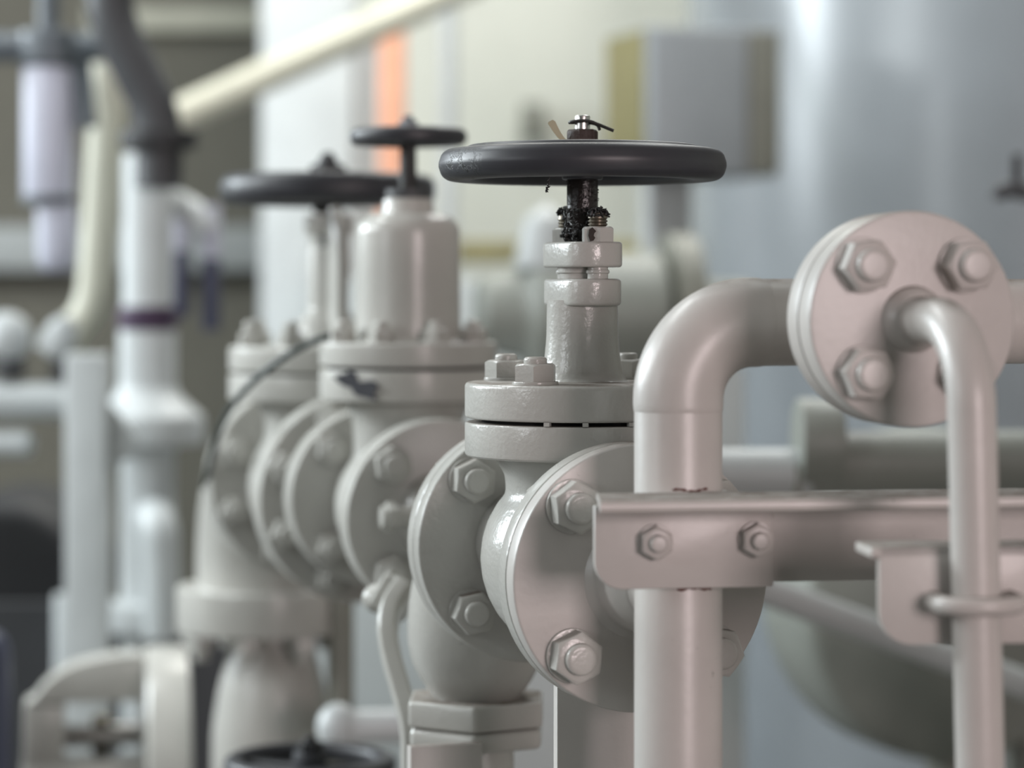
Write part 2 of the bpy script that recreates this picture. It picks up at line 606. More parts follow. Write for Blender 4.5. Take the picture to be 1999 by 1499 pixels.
wr.tube(smooth_path([(-0.0078, 0.0005, zc), (-0.003, 0.002, zc + 0.0002), (0.003, 0.001, zc), (0.0072, -0.003, zc - 0.0008), (0.0095, -0.0050, zc - 0.0024), (0.0104, -0.006, zc - 0.0048)]), 0.00095, 10, ci)
wro = wr.build('split_pin', M['wire'], valve)
lt = MB()
pth = smooth_path([(-0.0085, -0.003, 0.2558), (-0.0105, -0.0032, 0.2572), (-0.0135, -0.0036, 0.2602), (-0.0165, -0.0040, 0.2645), (-0.0190, -0.0044, 0.2690)], 6)
wid = [0.0011 + 0.0012 * (i / (len(pth) - 1)) ** 1.5 for i in range(len(pth))]
pth.append(pth[-1] + Vector((-0.0006, 0, 0.0011)))
wid.append(0.0013)
rings = []
for p, w in zip(pth, wid):
    rings.append([ci @ (p + Vector(v)) for v in ((-w, -0.0012, -0.0006), (w, -0.0012, 0.0006), (w, 0.0012, 0.0006), (-w, 0.0012, -0.0006))])
lt.loft(rings)
lto = lt.build('lock_tab', M['tab'], valve)
lto['label'] = 'bent khaki locking tab'
# bonnet bolts (four, turned off the run) and flange bolts
bb = bolt_mesh('bonnet_bolt', 0.0232, 0.0112, 0.0070, 0.0040, pm)
for k, a in enumerate((58, 148, 238, 328)):
    a = R(a) - THETA
    inst('bonnet_bolt', bb, valve, T(0.0555 * math.cos(a), 0.0555 * math.sin(a), 0.1092) @ Matrix.Rotation(0.45 + k * 0.37, 4, 'Z'))
fb1 = bolt_mesh('flange_bolt', 0.0262, 0.0135, 0.0092, 0.0050, pm, thick=0.0325)
fb2 = bolt_mesh('flange_bolt', 0.0250, 0.0130, 0.0086, 0.0050, pm, thick=0.0325)
FR = Matrix.Rotation(PI / 2, 4, 'X')        # z -> -y (towards the eye)
for k, a in enumerate((45, 135, 225, 315)):
    x, z = 0.0603 * math.cos(R(a)), 0.0603 * math.sin(R(a))
    inst('flange_bolt', fb1, valve, T(x, -0.1122, z) @ FR @ Matrix.Rotation((0.15, 0.62, 0.42, 0.9)[k], 4, 'Z'))
    inst('flange_bolt', fb2, valve, T(x, 0.1038, z) @ FR @ Matrix.Rotation((0.3, 0.45, 0.2, 0.7)[k], 4, 'Z'))
# black grease and lint round the gland
gr = MB()
rnd = random.Random(3)


def clump(cx, cy, z0, z1, r0, r1, n, size):
    for _ in range(n):
        a = rnd.uniform(0, 2 * PI)
        t = rnd.random()
        z = z0 + (z1 - z0) * t
        r = (r0 + (r1 - r0) * t) * rnd.uniform(0.82, 1.06)
        c = Vector((cx + r * math.cos(a), cy + r * math.sin(a), z))
        s = size * rnd.uniform(0.5, 1.3)
        dv = Vector((rnd.uniform(-1, 1), rnd.uniform(-1, 1), rnd.uniform(-1, 1))).normalized()
        gr.tube([c - dv * s, c, c + dv * s], [s * 0.35, s * 0.6, s * 0.15], 5)


for s, top in ((1, 0.2145), (-1, 0.2165)):
    gx, gy = DS * s * math.cos(GA), DS * s * math.sin(GA)
    clump(gx, gy, top - 0.0035, top + 0.0005, 0.0068, 0.0050, 90, 0.0013)
    clump(gx, gy, top - 0.001, top + 0.0012, 0.0040, 0.0020, 40, 0.0014)
gx, gy = -DS * math.cos(GA), -DS * math.sin(GA)
clump(gx * 0.55, gy * 0.55, 0.197, 0.217, 0.008, 0.006, 150, 0.0016)
clump(0, 0, 0.196, 0.208, 0.0108, 0.0098, 170, 0.0014)
clump(0, 0, 0.206, 0.236, 0.0097, 0.0098, 190, 0.0008)
clump(-0.004, -0.004, 0.196, 0.216, 0.0082, 0.0075, 130, 0.0015)
gro = gr.build('grease', M['grease'], valve)
gro['kind'] = 'stuff'
hg = MB()
hp = smooth_path([(-0.0215, -0.050, 0.2365), (-0.0212, -0.050, 0.2335), (-0.0215, -0.0502, 0.229), (-0.0228, -0.0502, 0.2255)])
hg.tube(hp, 0.00035, 6, ci)
for i in range(26):
    p = hp[-1 - int(rnd.random() ** 1.5 * 12)]
    c = ci @ (p + Vector((rnd.uniform(-1, 1), rnd.uniform(-1, 1), rnd.uniform(-1, 1))) * 0.0007)
    hg.tube([c, c + Vector((rnd.uniform(-1, 1), rnd.uniform(-1, 1), rnd.uniform(-1, 1))) * 0.0012], [0.0005, 0.0002], 5)
hg.build('grease_string', M['grease'], valve)
# chip position on the near nut
fa = 0.35 - PI / 2 - 0.0
cho.matrix_local = T(nc.x - 0.0072, nc.y - 0.0074, nc.z - 0.0002) @ Matrix.Rotation(-0.62, 4, 'Z') @ Matrix.Rotation(PI / 2, 4, 'X')

# ================================================================== RISER, ELBOW, CROSSOVER (welded together)
ps = M['paint_smooth']
PR = 0.02435
RP = Vector(((1324 - CX) / F * 1.472, 1.472, H))
riser = thing('riser_pipe', (RP.x, RP.y, 0), THETA, 'grey riser pipe bending over into the level crossover, in front of the nearest valve', 'pipe')
zc = H - 0.0198
ER = 0.0425
MB().cyl(PR, 0.0, zc - ER, 64).build('riser', ps, riser)
el = []
for i in range(19):
    a = PI / 2 * i / 18
    el.append((ER - ER * math.cos(a), 0, zc - ER + ER * math.sin(a)))
eb = MB().tube([(0, 0, zc - ER - 0.003)] + el + [(ER + 0.003, 0, zc)], PR * 1.025, 64)
eb.build('elbow', ps, riser)
wl = MB()
tor = [(PR + 0.0005 * math.cos(2 * PI * i / 10), 0.0035 * math.sin(2 * PI * i / 10)) for i in range(10)]
wl.lathe(tor, 64, T(0, 0, zc - ER - 0.003), closed=True)
wl.lathe(tor, 64, T(ER + 0.003, 0, zc) @ ROT_X, closed=True)
wl.build('weld_seam', ps, riser)
cr = MB().tube(fillet3([(ER, 0, zc), (0.62, 0, zc), (0.62, 0, 0)], 0.06), PR, 48)
cr.build('crossover', ps, riser)
# stub that ties the riser to the valve
loc = Matrix.Rotation(-THETA, 4, 'Z') @ (Vector((C1.x, C1.y, 0)) - Vector((RP.x, RP.y, 0)))
st = MB()
st.lathe(fillet2([(0, -0.150), (0.022, -0.150), (0.028, -0.139), (0.0302, -0.130), (0.0302, -0.117), (0.034, -0.1125), (0.0365, -0.110), (0, -0.110)], 0.003), 64, T(loc.x, loc.y, C1.z) @ ROT_Y)
st.tube([(0, 0.0, C1.z), (loc.x * 0.6, (loc.y - 0.150) * 0.6, C1.z), (loc.x, loc.y - 0.147, C1.z)], [0.020, 0.021, 0.022], 40)
st.build('branch_stub', ps, riser)
f = MB().lathe(flange_prof(0.0775, 0.02, -0.1115, -0.0963, 0.002), 96, T(loc.x, loc.y, C1.z) @ ROT_Y)
f.build('pipe_flange', ps, riser)
# branch to the blank flange
PHI = R(12)
FD = 1.385
PF = W(1783, 623, FD)
FAX = Vector((-math.sin(PHI), math.cos(PHI), 0))
rinv = Matrix.Rotation(-THETA, 4, 'Z') @ T(-RP.x, -RP.y, 0)
b0, b1 = rinv @ (PF + FAX * 0.030), rinv @ (PF + FAX * 0.117)
MB().tube([b0, b1], 0.0172, 40).build('branch_pipe', ps, riser)
fm = rinv @ T(PF) @ Matrix.Rotation(PHI, 4, 'Z') @ ROT_Y
MB().lathe(fillet2([(0, 0.0215), (0.0562, 0.0215), (0.0562, 0.040), (0.026, 0.040), (0.020, 0.052), (0, 0.052)], [0, 0.002, 0.002, 0.004, 0.003, 0]), 96, fm).build('pipe_flange', ps, riser)
rs = MB()
ra = [R(-118 + 4 * i) for i in range(13)]
rs.tube([(PR * math.cos(a), PR * math.sin(a), H - 0.1106 + 0.0006 * math.sin(a * 9)) for a in ra], [0.0002 + 0.0007 * abs(math.sin(i * 1.9)) for i in range(13)], 8)
rso = rs.build('rust_mark', M['rust_stain'], riser)
rso['label'] = 'reddish rust at the bar joint'
rs = MB()
ra = [R(-112 + 4 * i) for i in range(13)]
rs.tube([(PR * math.cos(a), PR * math.sin(a), H - 0.1640 + 0.0006 * math.sin(a * 7)) for a in ra], [0.0003 + 0.0011 * abs(math.sin(i * 2.3)) for i in range(13)], 8)
rso = rs.build('rust_mark', M['rust_stain'], riser)
rso['label'] = 'reddish rust at the bar joint'

# ================================================================== BLANK FLANGE WITH BENT TUBE
blank = thing('drain_tube', PF, PHI, 'round bolted cover flange with a thin grey tube bending down from its middle', 'pipe')
MB().lathe(fillet2([(0, 0), (0.0565, 0), (0.0565, 0.0195), (0, 0.0195)], 0.0022), 96, ROT_Y).build('cover_flange', ps, blank)
MB().lathe(fillet2([(0, 0.001), (0.0178, 0.001), (0.0170, -0.004), (0.0125, -0.010), (0, -0.010)], 0.002), 48, ROT_Y).build('weld_collar', ps, blank)
lean = Vector((0.004, 0, 0))
tpath = fillet3([(0, 0, 0), (0, -0.078, -0.001), (0.006, -0.078, -0.24), (0.012, -0.078, -(PF.z - 0.0))], 0.042, 14)
MB().tube(tpath, 0.0120, 48).build('tube', ps, blank)
fbF = bolt_mesh('flange_bolt', 0.0245, 0.0125, 0.0088, 0.0055, ps, thick=0.0405)
for k, a in enumerate((45, 135, 225, 315)):
    x, z = 0.0395 * math.cos(R(a)), 0.0395 * math.sin(R(a))
    inst('flange_bolt', fbF, blank, T(x, -0.0002, z) @ FR @ Matrix.Rotation((0.05, 0.12, 0.95, 0.3)[k], 4, 'Z'))

# ================================================================== ANGLE BAR
BYAW = R(9)
B0 = Vector((RP.x, RP.y - PR - 0.0085, 0))
bar = thing('angle_bar', B0, BYAW, 'pinkish grey steel angle bar crossing in front of the riser pipe', 'bar')
XL = -0.049
zt, tb = H - 0.1112, 0.0072
# long angle: vertical leg and lip towards the eye, rounded lip edge
lip = MB()
sec = fillet2([(0.0065, zt - 0.049), (0.0065, zt), (-0.046, zt), (-0.046, zt - tb), (0.0, zt - tb), (0.0, zt - 0.049)], [0, 0.003, 0.0034, 0.0030, 0.004, 0], 4)
rings = []
for x in (XL + 0.003, XL + 0.0045, 0.95):
    rings.append([Vector((x + (min(0, p[0]) * 0.17 + (0.022 if p[1] < zt - 0.03 else 0) if x < 0 else 0), p[0], p[1])) for p in sec])
lip.loft(rings)
lip.build('angle', ps, bar)
pl = MB()
x0, x1, zb = XL, 0.0495, zt - 0.0512
zt2 = zt - 0.006
poly = [(x0, zt2)]
for i in range(9):
    a = PI + PI / 2 * i / 8
    poly.append((x0 + 0.0155 + 0.0155 * math.cos(a), zb + 0.0155 + 0.0155 * math.sin(a)))
poly += [(x1, zb), (x1, zt2)]
pl.prism(poly, 0.0, 0.0052, FR, 0.001, 2)
pl.build('end_plate', ps, bar)
bm_ = bolt_mesh('hex_bolt', 0.0163, 0.0072, 0.0048, 0.0042, ps)
for x, z in ((-0.0163, zt - 0.0258), (0.0395, zt - 0.0252)):
    inst('hex_bolt', bm_, bar, T(x, -0.0052, z) @ FR @ Matrix.Rotation(0.52, 4, 'Z'))

# ================================================================== TUBE CLAMP BRACKET
TD = PF + Matrix.Rotation(PHI, 3, 'Z') @ Vector((0.003, -0.078, -0.12))
cb = thing('clamp_bracket', (TD.x, TD.y + 0.0135, H), R(6), 'pinkish plate bracket holding the thin tube with a rounded clip', 'bracket')
zt3, zb3 = -0.1290, -0.1775
xa, xb = -0.0465, 0.050
poly = [(xa, zt3)]
for i in range(9):
    a = PI + PI / 2 * i / 8
    poly.append((xa + 0.017 + 0.017 * math.cos(a), zb3 + 0.017 + 0.017 * math.sin(a)))
for i in range(9):
    a = 1.5 * PI + PI / 2 * i / 8
    poly.append((xb - 0.017 + 0.017 * math.cos(a), zb3 + 0.017 + 0.017 * math.sin(a)))
poly.append((xb, zt3))
p = MB().prism(poly, -0.0050, 0.0, FR, 0.001, 2)
p.box(((xa + xb) / 2 - 0.002, 0.017, zt3 - 0.0026), (xb - xa + 0.004, 0.034, 0.0052), bev=0.001)
p.build('plate', ps, cb)
u = MB()
uz = -0.1555
arc = [(-0.0195, 0.008, uz), (-0.0195, -0.010, uz)]
for i in range(11):
    a = PI + PI * i / 10
    arc.append((0.0195 * math.cos(a), -0.0140 + 0.0145 * math.sin(a), uz))
arc += [(0.0195, -0.010, uz), (0.0195, 0.008, uz)]
u.tube(arc, 0.0048, 20)
u.build('clip', ps, cb)

# ================================================================== REAR PIPEWORK OF THE FRONT VALVE
rear = thing('elbow_fitting', C1 + AX * 0.136, THETA, 'fat grey elbow behind the nearest valve, ending in a big hexagon union', 'pipe fitting')
MB().lathe(flange_prof(0.0775, 0.01, -0.0163, -0.001, 0.002), 96, ROT_Y).build('pipe_flange', pm, rear)
q = [(0, -0.012, 0), (0, 0.02, 0)]
for i in range(13):
    a = PI / 2 * i / 12
    q.append((-0.006 * i / 12, 0.02 + 0.064 * math.sin(a), -0.064 + 0.064 * math.cos(a)))
q += [(-0.006, 0.084, -0.078), (-0.006, 0.084, -0.092), (-0.006, 0.084, -0.104), (-0.006, 0.084, -0.117)]
rr = [0.034, 0.038] + [0.038 + 0.010 * math.sin(PI / 2 * i / 12) for i in range(13)] + [0.0478, 0.0450, 0.0390, 0.0300]
MB().tube(q, rr, 56).build('elbow', pm, rear)
hx = MB()
hm = T(-0.006, 0.084, 0) @ Matrix.Rotation(0.22, 4, 'Z')
hx.prism(hexpoly(0.092), -0.134, -0.116, hm, 0.0025, 3)
hx.prism(hexpoly(0.090), -0.149, -0.1345, hm @ T(0, 0, 0), 0.004, 3)
hx.build('union_nut', pm, rear)
MB().cyl(0.026, -(C1.z), -0.15, 48, T(-0.006, 0.084, 0)).build('down_pipe', pm, rear)

sup = MB().box((0.005, -0.030, -0.06 - (C1.z - 0.06) / 2), (0.064, 0.008, C1.z - 0.06), bev=0.001)
so = sup.build('support_post', ps, None, (0, 0, 0), (0, 0, 0))
so.location = C1
so.rotation_euler = (0, 0, THETA)
tag(so, 'flat pinkish steel post standing under the nearest valve', 'post')
c2 = W(868, 1452, 1.79)
sup = MB().box((0, 0, -c2.z / 2), (S(145, 1.79), 0.010, c2.z), bev=0.001)
so = sup.build('support_post', ps, None)
so.location = c2
so.rotation_euler = (0, 0, THETA)
tag(so, 'flat pale post below the hexagon union, at the foot of the curved arm', 'post')
arm = MB().tube(smooth_path([W(790, 1150, 1.97), W(764, 1190, 1.96), (W(757, 1235, 1.95)), W(766, 1290, 1.94), W(783, 1350, 1.93), W(800, 1420, 1.92), W(802, 1500, 1.92), W(802, 1640, 1.92)]), 1.0,
                prof=[(0.0075 * math.copysign(abs(math.cos(2 * PI * k / 16)) ** .5, math.cos(2 * PI * k / 16)), 0.016 * math.copysign(abs(math.sin(2 * PI * k / 16)) ** .5, math.sin(2 * PI * k / 16))) for k in range(16)], up=Vector((1, 0, 0)))
arm.box((0, 0, 0), (0.030, 0.02, 0.028), T(W(770, 1165, 1.99)) @ Matrix.Rotation(0.5, 4, 'Y'), 0.004)
arm.ball(W(738, 1168, 2.0), (0.012, 0.012, 0.011))
am = arm.build('stay_bar', M['paint_far'], None, W(802, 1640, 1.92))
tag(am, 'curved pale grey stay bar running down beside the fat elbow', 'stay')

# ================================================================== SECOND VALVE (capped bonnet)
pf = M['paint_far']
C2 = Vector(((797 - CX) / F * 2.205, 2.205, H - 0.182))
v2 = thing('globe_valve', C2, THETA, 'middle grey valve with a smooth domed cap and the smallest charcoal handwheel', 'valve', 'valves along the pipe run')
core_body(v2, pf, rad=0.060, neck=0.045, ztop=0.09, voxel=0.004)
ring_flange('end_flange', v2, 0.0775, 0.02, -0.0955, -0.080, pf)
ring_flange('end_flange', v2, 0.0775, 0.02, 0.104, 0.1195, pf)
MB().lathe(fillet2([(0.02, 0.0885), (0.048, 0.0885), (0.0735, 0.0890), (0.0735, 0.1145), (0.02, 0.1145)], 0.002), 96).build('body_flange', pf, v2)
MB().cyl(0.066, 0.114, 0.1175, 64, bev=0).build('gasket', M['gasket'], v2)
cap2 = fillet2([(0, 0.117), (0.0735, 0.117), (0.0735, 0.1365), (0.0445, 0.1372), (0.0435, 0.150), (0.0430, 0.200)], [0, 0.002, 0.002, 0.004, 0.006, 0], 5)
cap2 += [Vector((0.0270 + 0.0160 * math.cos(R(t)), 0.2265 + 0.0155 * math.sin(R(t)))) for t in range(0, 91, 10)]
cap2 += fillet2([(0.0225, 0.2425), (0.0213, 0.246), (0.0205, 0.255), (0, 0.257)], [0, 0.002, 0.002, 0], 3)
MB().lathe(cap2, 96).build('bonnet', pf, v2)
MB().cyl(0.0185, 0.2555, 0.2625, 40).build('spindle_gland', M['dark'], v2)
MB().lathe(fillet2([(0, 0.24), (0.0075, 0.24), (0.0068, 0.300), (0.004, 0.312), (0, 0.312)], 0.001), 32).build('spindle', M['grease'], v2)
handwheel(v2, 0.306, 0.0415, 0.0072, 0.0072, 0.010, -0.006, 0.007, M['wheel'], 4, 0.8)
nb = MB()
hex_into(nb, 0.014, 0.007, 0.313)
stud_tip(nb, 0.004, 0.320, 0.004)
nb.build('wheel_nut', M['slate'], v2)
bb2 = bolt_mesh('bonnet_bolt', 0.019, 0.010, 0.0060, 0.006, pf)
for k in range(8):
    a = PI / 4 * k + 0.15
    inst('bonnet_bolt', bb2, v2, T(0.058 * math.cos(a), 0.058 * math.sin(a), 0.1365) @ Matrix.Rotation(k * 0.4, 4, 'Z'))
for k, a in enumerate((45, 135, 225, 315)):
    x, z = 0.0603 * math.cos(R(a)), 0.0603 * math.sin(R(a))
    inst('flange_bolt', fb1, v2, T(x, -0.1122, z) @ FR @ Matrix.Rotation((0.15, 0.62, 0.42, 0.9)[k], 4, 'Z'))
    inst('flange_bolt', fb2, v2, T(x, 0.1038, z) @ FR @ Matrix.Rotation((0.3, 0.45, 0.2, 0.7)[k], 4, 'Z'))
cp = MB()
rnd = random.Random(11)
pts = []
for i in range(18):
    a = 2 * PI * i / 18
    r = rnd.uniform(0.55, 1.25)
    pts.append((0.0205 * r * math.cos(a) + 0.003 * math.sin(a), -0.0100 * r * math.sin(a) - 0.006 * math.cos(a)))
aa = R(237) - THETA
mm = T(0.0734 * math.cos(aa), 0.0734 * math.sin(aa), 0.1035) @ Matrix.Rotation(aa + PI / 2, 4, 'Z') @ FR
cp.prism(pts, -0.0006, 0.0007, mm)
cpo = cp.build('flaked_patch', M['chip'], v2)
cpo['label'] = 'dark patch of flaked paint'
# its front pipe turns down behind the nearest valve
fp = thing('elbow_fitting', C2, THETA, 'grey pipe flange and elbow on the near side of the domed valve', 'pipe fitting')
MB().lathe(flange_prof(0.0775, 0.01, -0.1115, -0.0963, 0.002), 96, ROT_Y).build('pipe_flange', pf, fp)
MB().tube(fillet3([(0, -0.110, 0), (0, -0.195, 0), (0, -0.195, -C2.z)], 0.05), 0.0300, 48).build('elbow', pf, fp)
MB().lathe(fillet2([(0.0, -0.1105), (0.038, -0.1105), (0.0305, -0.125), (0, -0.125)], 0.003), 48, ROT_Y).build('weld_collar', pf, fp)
pg = MB().cyl(0.0085, 0, 0.03, 20)
pg.cyl(0.012, 0.018, 0.026, 6)
pgo = pg.build('plug', pf, fp)
pgo.matrix_local = T(-0.026, -0.135, 0.004) @ Matrix.Rotation(-PI / 2, 4, 'Y')

# ================================================================== THIRD VALVE (open yoke)
C3 = Vector(((640 - CX) / F * 2.50, 2.50, H - 0.188))
v3 = thing('globe_valve', C3, THETA, 'farthest grey valve with an open yoke under its wide charcoal handwheel', 'valve', 'valves along the pipe run')
core_body(v3, pf, rad=0.074, neck=0.058, ztop=0.085, yf=-0.11, yr=0.12, voxel=0.005)
ring_flange('end_flange', v3, 0.0925, 0.02, -0.122, -0.104, pf)
ring_flange('end_flange', v3, 0.0925, 0.02, 0.106, 0.124, pf)
MB().lathe(fillet2([(0.02, 0.083), (0.060, 0.082), (0.0925, 0.083), (0.0925, 0.107), (0.02, 0.107)], 0.002), 96).build('body_flange', pf, v3)
MB().lathe(fillet2([(0, 0.109), (0.0925, 0.109), (0.0925, 0.133), (0.036, 0.134), (0.030, 0.150), (0.020, 0.165), (0.0185, 0.168), (0.0185, 0.226), (0, 0.226)], 0.004), 96).build('bonnet', pf, v3)
yk = MB()
ya = Matrix.Rotation(R(-70) - THETA, 4, 'Z')
for s in (1, -1):
    yk.tube(smooth_path([(s * 0.036, 0, 0.128), (s * 0.034, 0, 0.160), (s * 0.034, 0, 0.205), (s * 0.031, 0, 0.232), (s * 0.016, 0, 0.249)]), 1.0, Mx=ya,
            prof=[(0.0075 * math.copysign(abs(math.cos(2 * PI * k / 16)) ** .6, math.cos(2 * PI * k / 16)), 0.020 * math.copysign(abs(math.sin(2 * PI * k / 16)) ** .6, math.sin(2 * PI * k / 16))) for k in range(16)], up=Vector((1, 0, 0)))
yk.lathe(fillet2([(0, 0.236), (0.022, 0.236), (0.022, 0.256), (0, 0.257)], 0.004), 40)
yk.build('yoke', pf, v3)
MB().lathe(fillet2([(0, 0.19), (0.0075, 0.19), (0.0075, 0.258), (0.0140, 0.258), (0.0140, 0.275), (0.007, 0.276), (0.007, 0.30), (0, 0.30)], 0.001), 32).build('spindle', M['grease'], v3)
handwheel(v3, 0.279, 0.0885, 0.0125, 0.0142, 0.019, -0.01, 0.014, M['wheel'], 5, 0.2)
nb = MB()
hex_into(nb, 0.030, 0.011, 0.292)
nb.lathe(fillet2([(0, 0.302), (0.011, 0.302), (0.005, 0.314), (0, 0.315)], 0.002), 24)
nb.build('wheel_nut', M['black'], v3)
bb3 = bolt_mesh('bonnet_bolt', 0.022, 0.012, 0.0075, 0.010, pf)
for k in range(8):
    a = PI / 4 * k + 0.1
    inst('bonnet_bolt', bb3, v3, T(0.074 * math.cos(a), 0.074 * math.sin(a), 0.1325) @ Matrix.Rotation(k * 0.4, 4, 'Z'))
fb3 = bolt_mesh('flange_bolt', 0.0262, 0.0135, 0.0092, 0.0050, pf, thick=0.0365)
for k in range(8):
    a = PI / 4 * k + PI / 8
    x, z = 0.075 * math.cos(a), 0.075 * math.sin(a)
    inst('flange_bolt', fb3, v3, T(x, 0.1055, z) @ FR @ Matrix.Rotation(k * 0.3, 4, 'Z'))
    inst('flange_bolt', fb3, v3, T(x, -0.1415, z) @ FR @ Matrix.Rotation(k * 0.3, 4, 'Z'))
# reducer between middle and far valve
dist = (C3 - C2).length
rd = thing('pipe_reducer', C2, THETA, 'short flanged grey reducer joining the domed valve to the yoked valve', 'pipe fitting')
inv2 = Matrix.Rotation(-THETA, 4, 'Z')
c3l = inv2 @ (C3 - C2)
y3 = c3l.y - 0.122
MB().lathe(flange_prof(0.0775, 0.01, 0.1203, 0.1355, 0.002), 96, ROT_Y).build('pipe_flange', pf, rd)
MB().tube([(0, 0.130, 0), (c3l.x * .3, 0.142, c3l.z * .3), (c3l.x, y3 - 0.012, c3l.z)], [0.040, 0.044, 0.056], 64).build('cone', pf, rd)
MB().lathe(flange_prof(0.0925, 0.01, -0.0190, -0.0005, 0.002), 96, T(c3l.x, y3, c3l.z) @ ROT_Y).build('pipe_flange', pf, rd)
# elbow behind the far valve, flange, flared pipe below
e3 = thing('elbow_fitting', C3, THETA, 'large grey elbow turning down behind the yoked valve to a broad flange and flared pipe', 'pipe fitting')
MB().lathe(flange_prof(0.0925, 0.01, 0.1245, 0.1425, 0.002), 96, ROT_Y).build('pipe_flange', pf, e3)
DY, EB = 0.315, 0.125
dz3 = W(517, 1142, 2.80).z - C3.z
dx3 = (Matrix.Rotation(-THETA, 3, 'Z') @ (W(517, 1142, 2.80) - C3)).x
dy3 = (Matrix.Rotation(-THETA, 3, 'Z') @ (W(517, 1142, 2.80) - C3)).y
path = fillet3([(0, 0.140, 0), (dx3, dy3, 0), (dx3, dy3, dz3)], 0.11, 14)
rad3 = [0.052 + 0.020 * min(1, i / 6) for i in range(len(path))]
MB().tube(path, rad3, 64).build('elbow', pf, e3)
MB().cyl(0.0928, dz3 - 0.046, dz3, 80, T(dx3, dy3, 0), 0.003).build('base_flange', pf, e3)
zb = C3.z
MB().lathe(fillet2([(0, dz3 - 0.046), (0.040, dz3 - 0.046), (0.042, dz3 - 0.060), (0.056, dz3 - 0.105), (0.063, dz3 - 0.150), (0.064, dz3 - 0.20), (0.05, dz3 - 0.28), (0.05, -zb), (0, -zb)], 0.012, 4), 64, T(dx3 + 0.008, dy3, 0)).build('flared_pipe', pf, e3)
bb4 = bolt_mesh('base_bolt', 0.024, 0.014, 0.008, 0.012, pf)
for k in range(8):
    a = PI / 4 * k + 0.35
    inst('base_bolt', bb4, e3, T(dx3 + 0.076 * math.cos(a), dy3 + 0.076 * math.sin(a), dz3 - 0.046) @ Matrix.Rotation(PI, 4, 'X'))

cab = MB().tube(smooth_path([W(700, 650, 2.30), W(650, 655, 2.26), W(600, 672, 2.26), W(545, 705, 2.27), W(495, 745, 2.30), W(455, 790, 2.36), W(425, 850, 2.46), W(400, 950, 2.62)]), 0.0030, 12)
tag(cab.build('cable', M['cable'], None, W(545, 705, 2.27)), 'thin dark cable arching across the flange of the yoked valve', 'cable')

# pipe and handwheel below
vp = thing('drain_pipe', W(665, 1000, 2.75).to_2d().to_3d(), 0, 'slim olive grey upright pipe behind the domed valve', 'pipe')
MB().cyl(S(26, 2.75), 0, W(665, 1150, 2.75).z, 32).build('pipe', M['olive_grey'], vp)
hp_ = thing('branch_pipe', W(720, 1420, 2.6), 0, 'pale rounded pipe end low down beside the flared pipe', 'pipe')
MB().tube([(-0.03, 0, 0), (0.10, 0.02, 0)], 0.0165, 32).build('pipe', M['white'], hp_)
MB().ball((-0.03, 0, 0), (0.021, 0.021, 0.024)).build('cap', M['white'], hp_)
lv = thing('globe_valve', W(605, 1493, 2.28), 0, 'low valve of which only the charcoal handwheel and nut show at the bottom', 'valve', 'valves along the pipe run')
handwheel(lv, 0, 0.0655, 0.0085, 0.0085, 0.014, -0.01, 0.012, M['wheel'], 5, 0.2)
nb = MB()
hex_into(nb, 0.020, 0.010, 0.010)
stud_tip(nb, 0.005, 0.02, 0.005)
nb.build('wheel_nut', M['black'], lv)
zl = W(605, 1493, 2.28).z
MB().lathe(fillet2([(0, -zl), (0.05, -zl), (0.05, -0.25), (0.07, -0.24), (0.07, -0.20), (0.03, -0.19), (0.025, -0.11), (0.007, -0.10), (0.007, 0.01), (0, 0.01)], 0.004), 40).build('body', pf, lv)

# ================================================================== LOWER LEFT HOUSING
hd = 3.0
hs = thing('bearing_frame', W(210, 1499, hd), R(9), 'rounded grey cast frame with a square opening at the lower left', 'machine')


def fx(px):
    return S(px - 210, hd)


def fz(py):
    return S(1499 - py, hd)


outer = [(fx(45), fz(1700)), (fx(52), fz(1400)), (fx(75), fz(1340)), (fx(130), fz(1295)), (fx(200), fz(1278)), (fx(290), fz(1270)), (fx(290), fz(1700))]
outer = [tuple(v) for v in fillet2(outer, 0.02, 4)]
b2 = MB()
inner = [(fx(128), fz(1480)), (fx(282), fz(1480)), (fx(282), fz(1360)), (fx(128), fz(1360))]
# frame as four beams round the opening
b2.prism([tuple(p) for p in outer if p[1] >= fz(1362)] + [(fx(290), fz(1362)), (fx(52), fz(1362))], -0.03, 0.03, FR, 0.004)
b2.prism([(fx(50), fz(1365)), (fx(128), fz(1365)), (fx(128), fz(1485)), (fx(48), fz(1485))], -0.03, 0.03, FR, 0.003)
b2.prism([(fx(278), fz(1365)), (fx(292), fz(1365)), (fx(292), fz(1485)), (fx(278), fz(1485))], -0.03, 0.03, FR, 0.002)
b2.prism([(fx(46), fz(1478)), (fx(292), fz(1478)), (fx(292), fz(1760)), (fx(46), fz(1760))], -0.03, 0.03, FR, 0.003)
b2.build('frame', pf, hs)
MB().lathe(fillet2([(0, fx(282)), (0.150, fx(282)), (0.150, fx(366)), (0, fx(366))], 0.006), 80, T(0, 0.0, fz(1525)) @ ROT_X).build('flange', pf, hs)
MB().cyl(0.013, fx(128), fx(290), 32, T(0, 0.02, fz(1440)) @ ROT_X).build('shaft', M['steel'], hs)
cpn = MB().cyl(0.022, fx(180), fx(215), 32, T(0, 0.03, fz(1440)) @ ROT_X)
cpn.build('coupling', M['thread'], hs)
zz = W(210, 1499, hd).z
MB().box((fx(170), 0, fz(1760) - (zz + fz(1760)) / 2), (0.15, 0.10, zz + fz(1760)), bev=0.004).build('pedestal', M['dark'], hs)
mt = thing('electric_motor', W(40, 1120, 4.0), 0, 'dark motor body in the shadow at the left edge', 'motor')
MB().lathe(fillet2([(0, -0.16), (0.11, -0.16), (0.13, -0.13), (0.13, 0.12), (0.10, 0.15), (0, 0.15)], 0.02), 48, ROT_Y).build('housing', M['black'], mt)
zz = W(40, 1120, 4.0).z
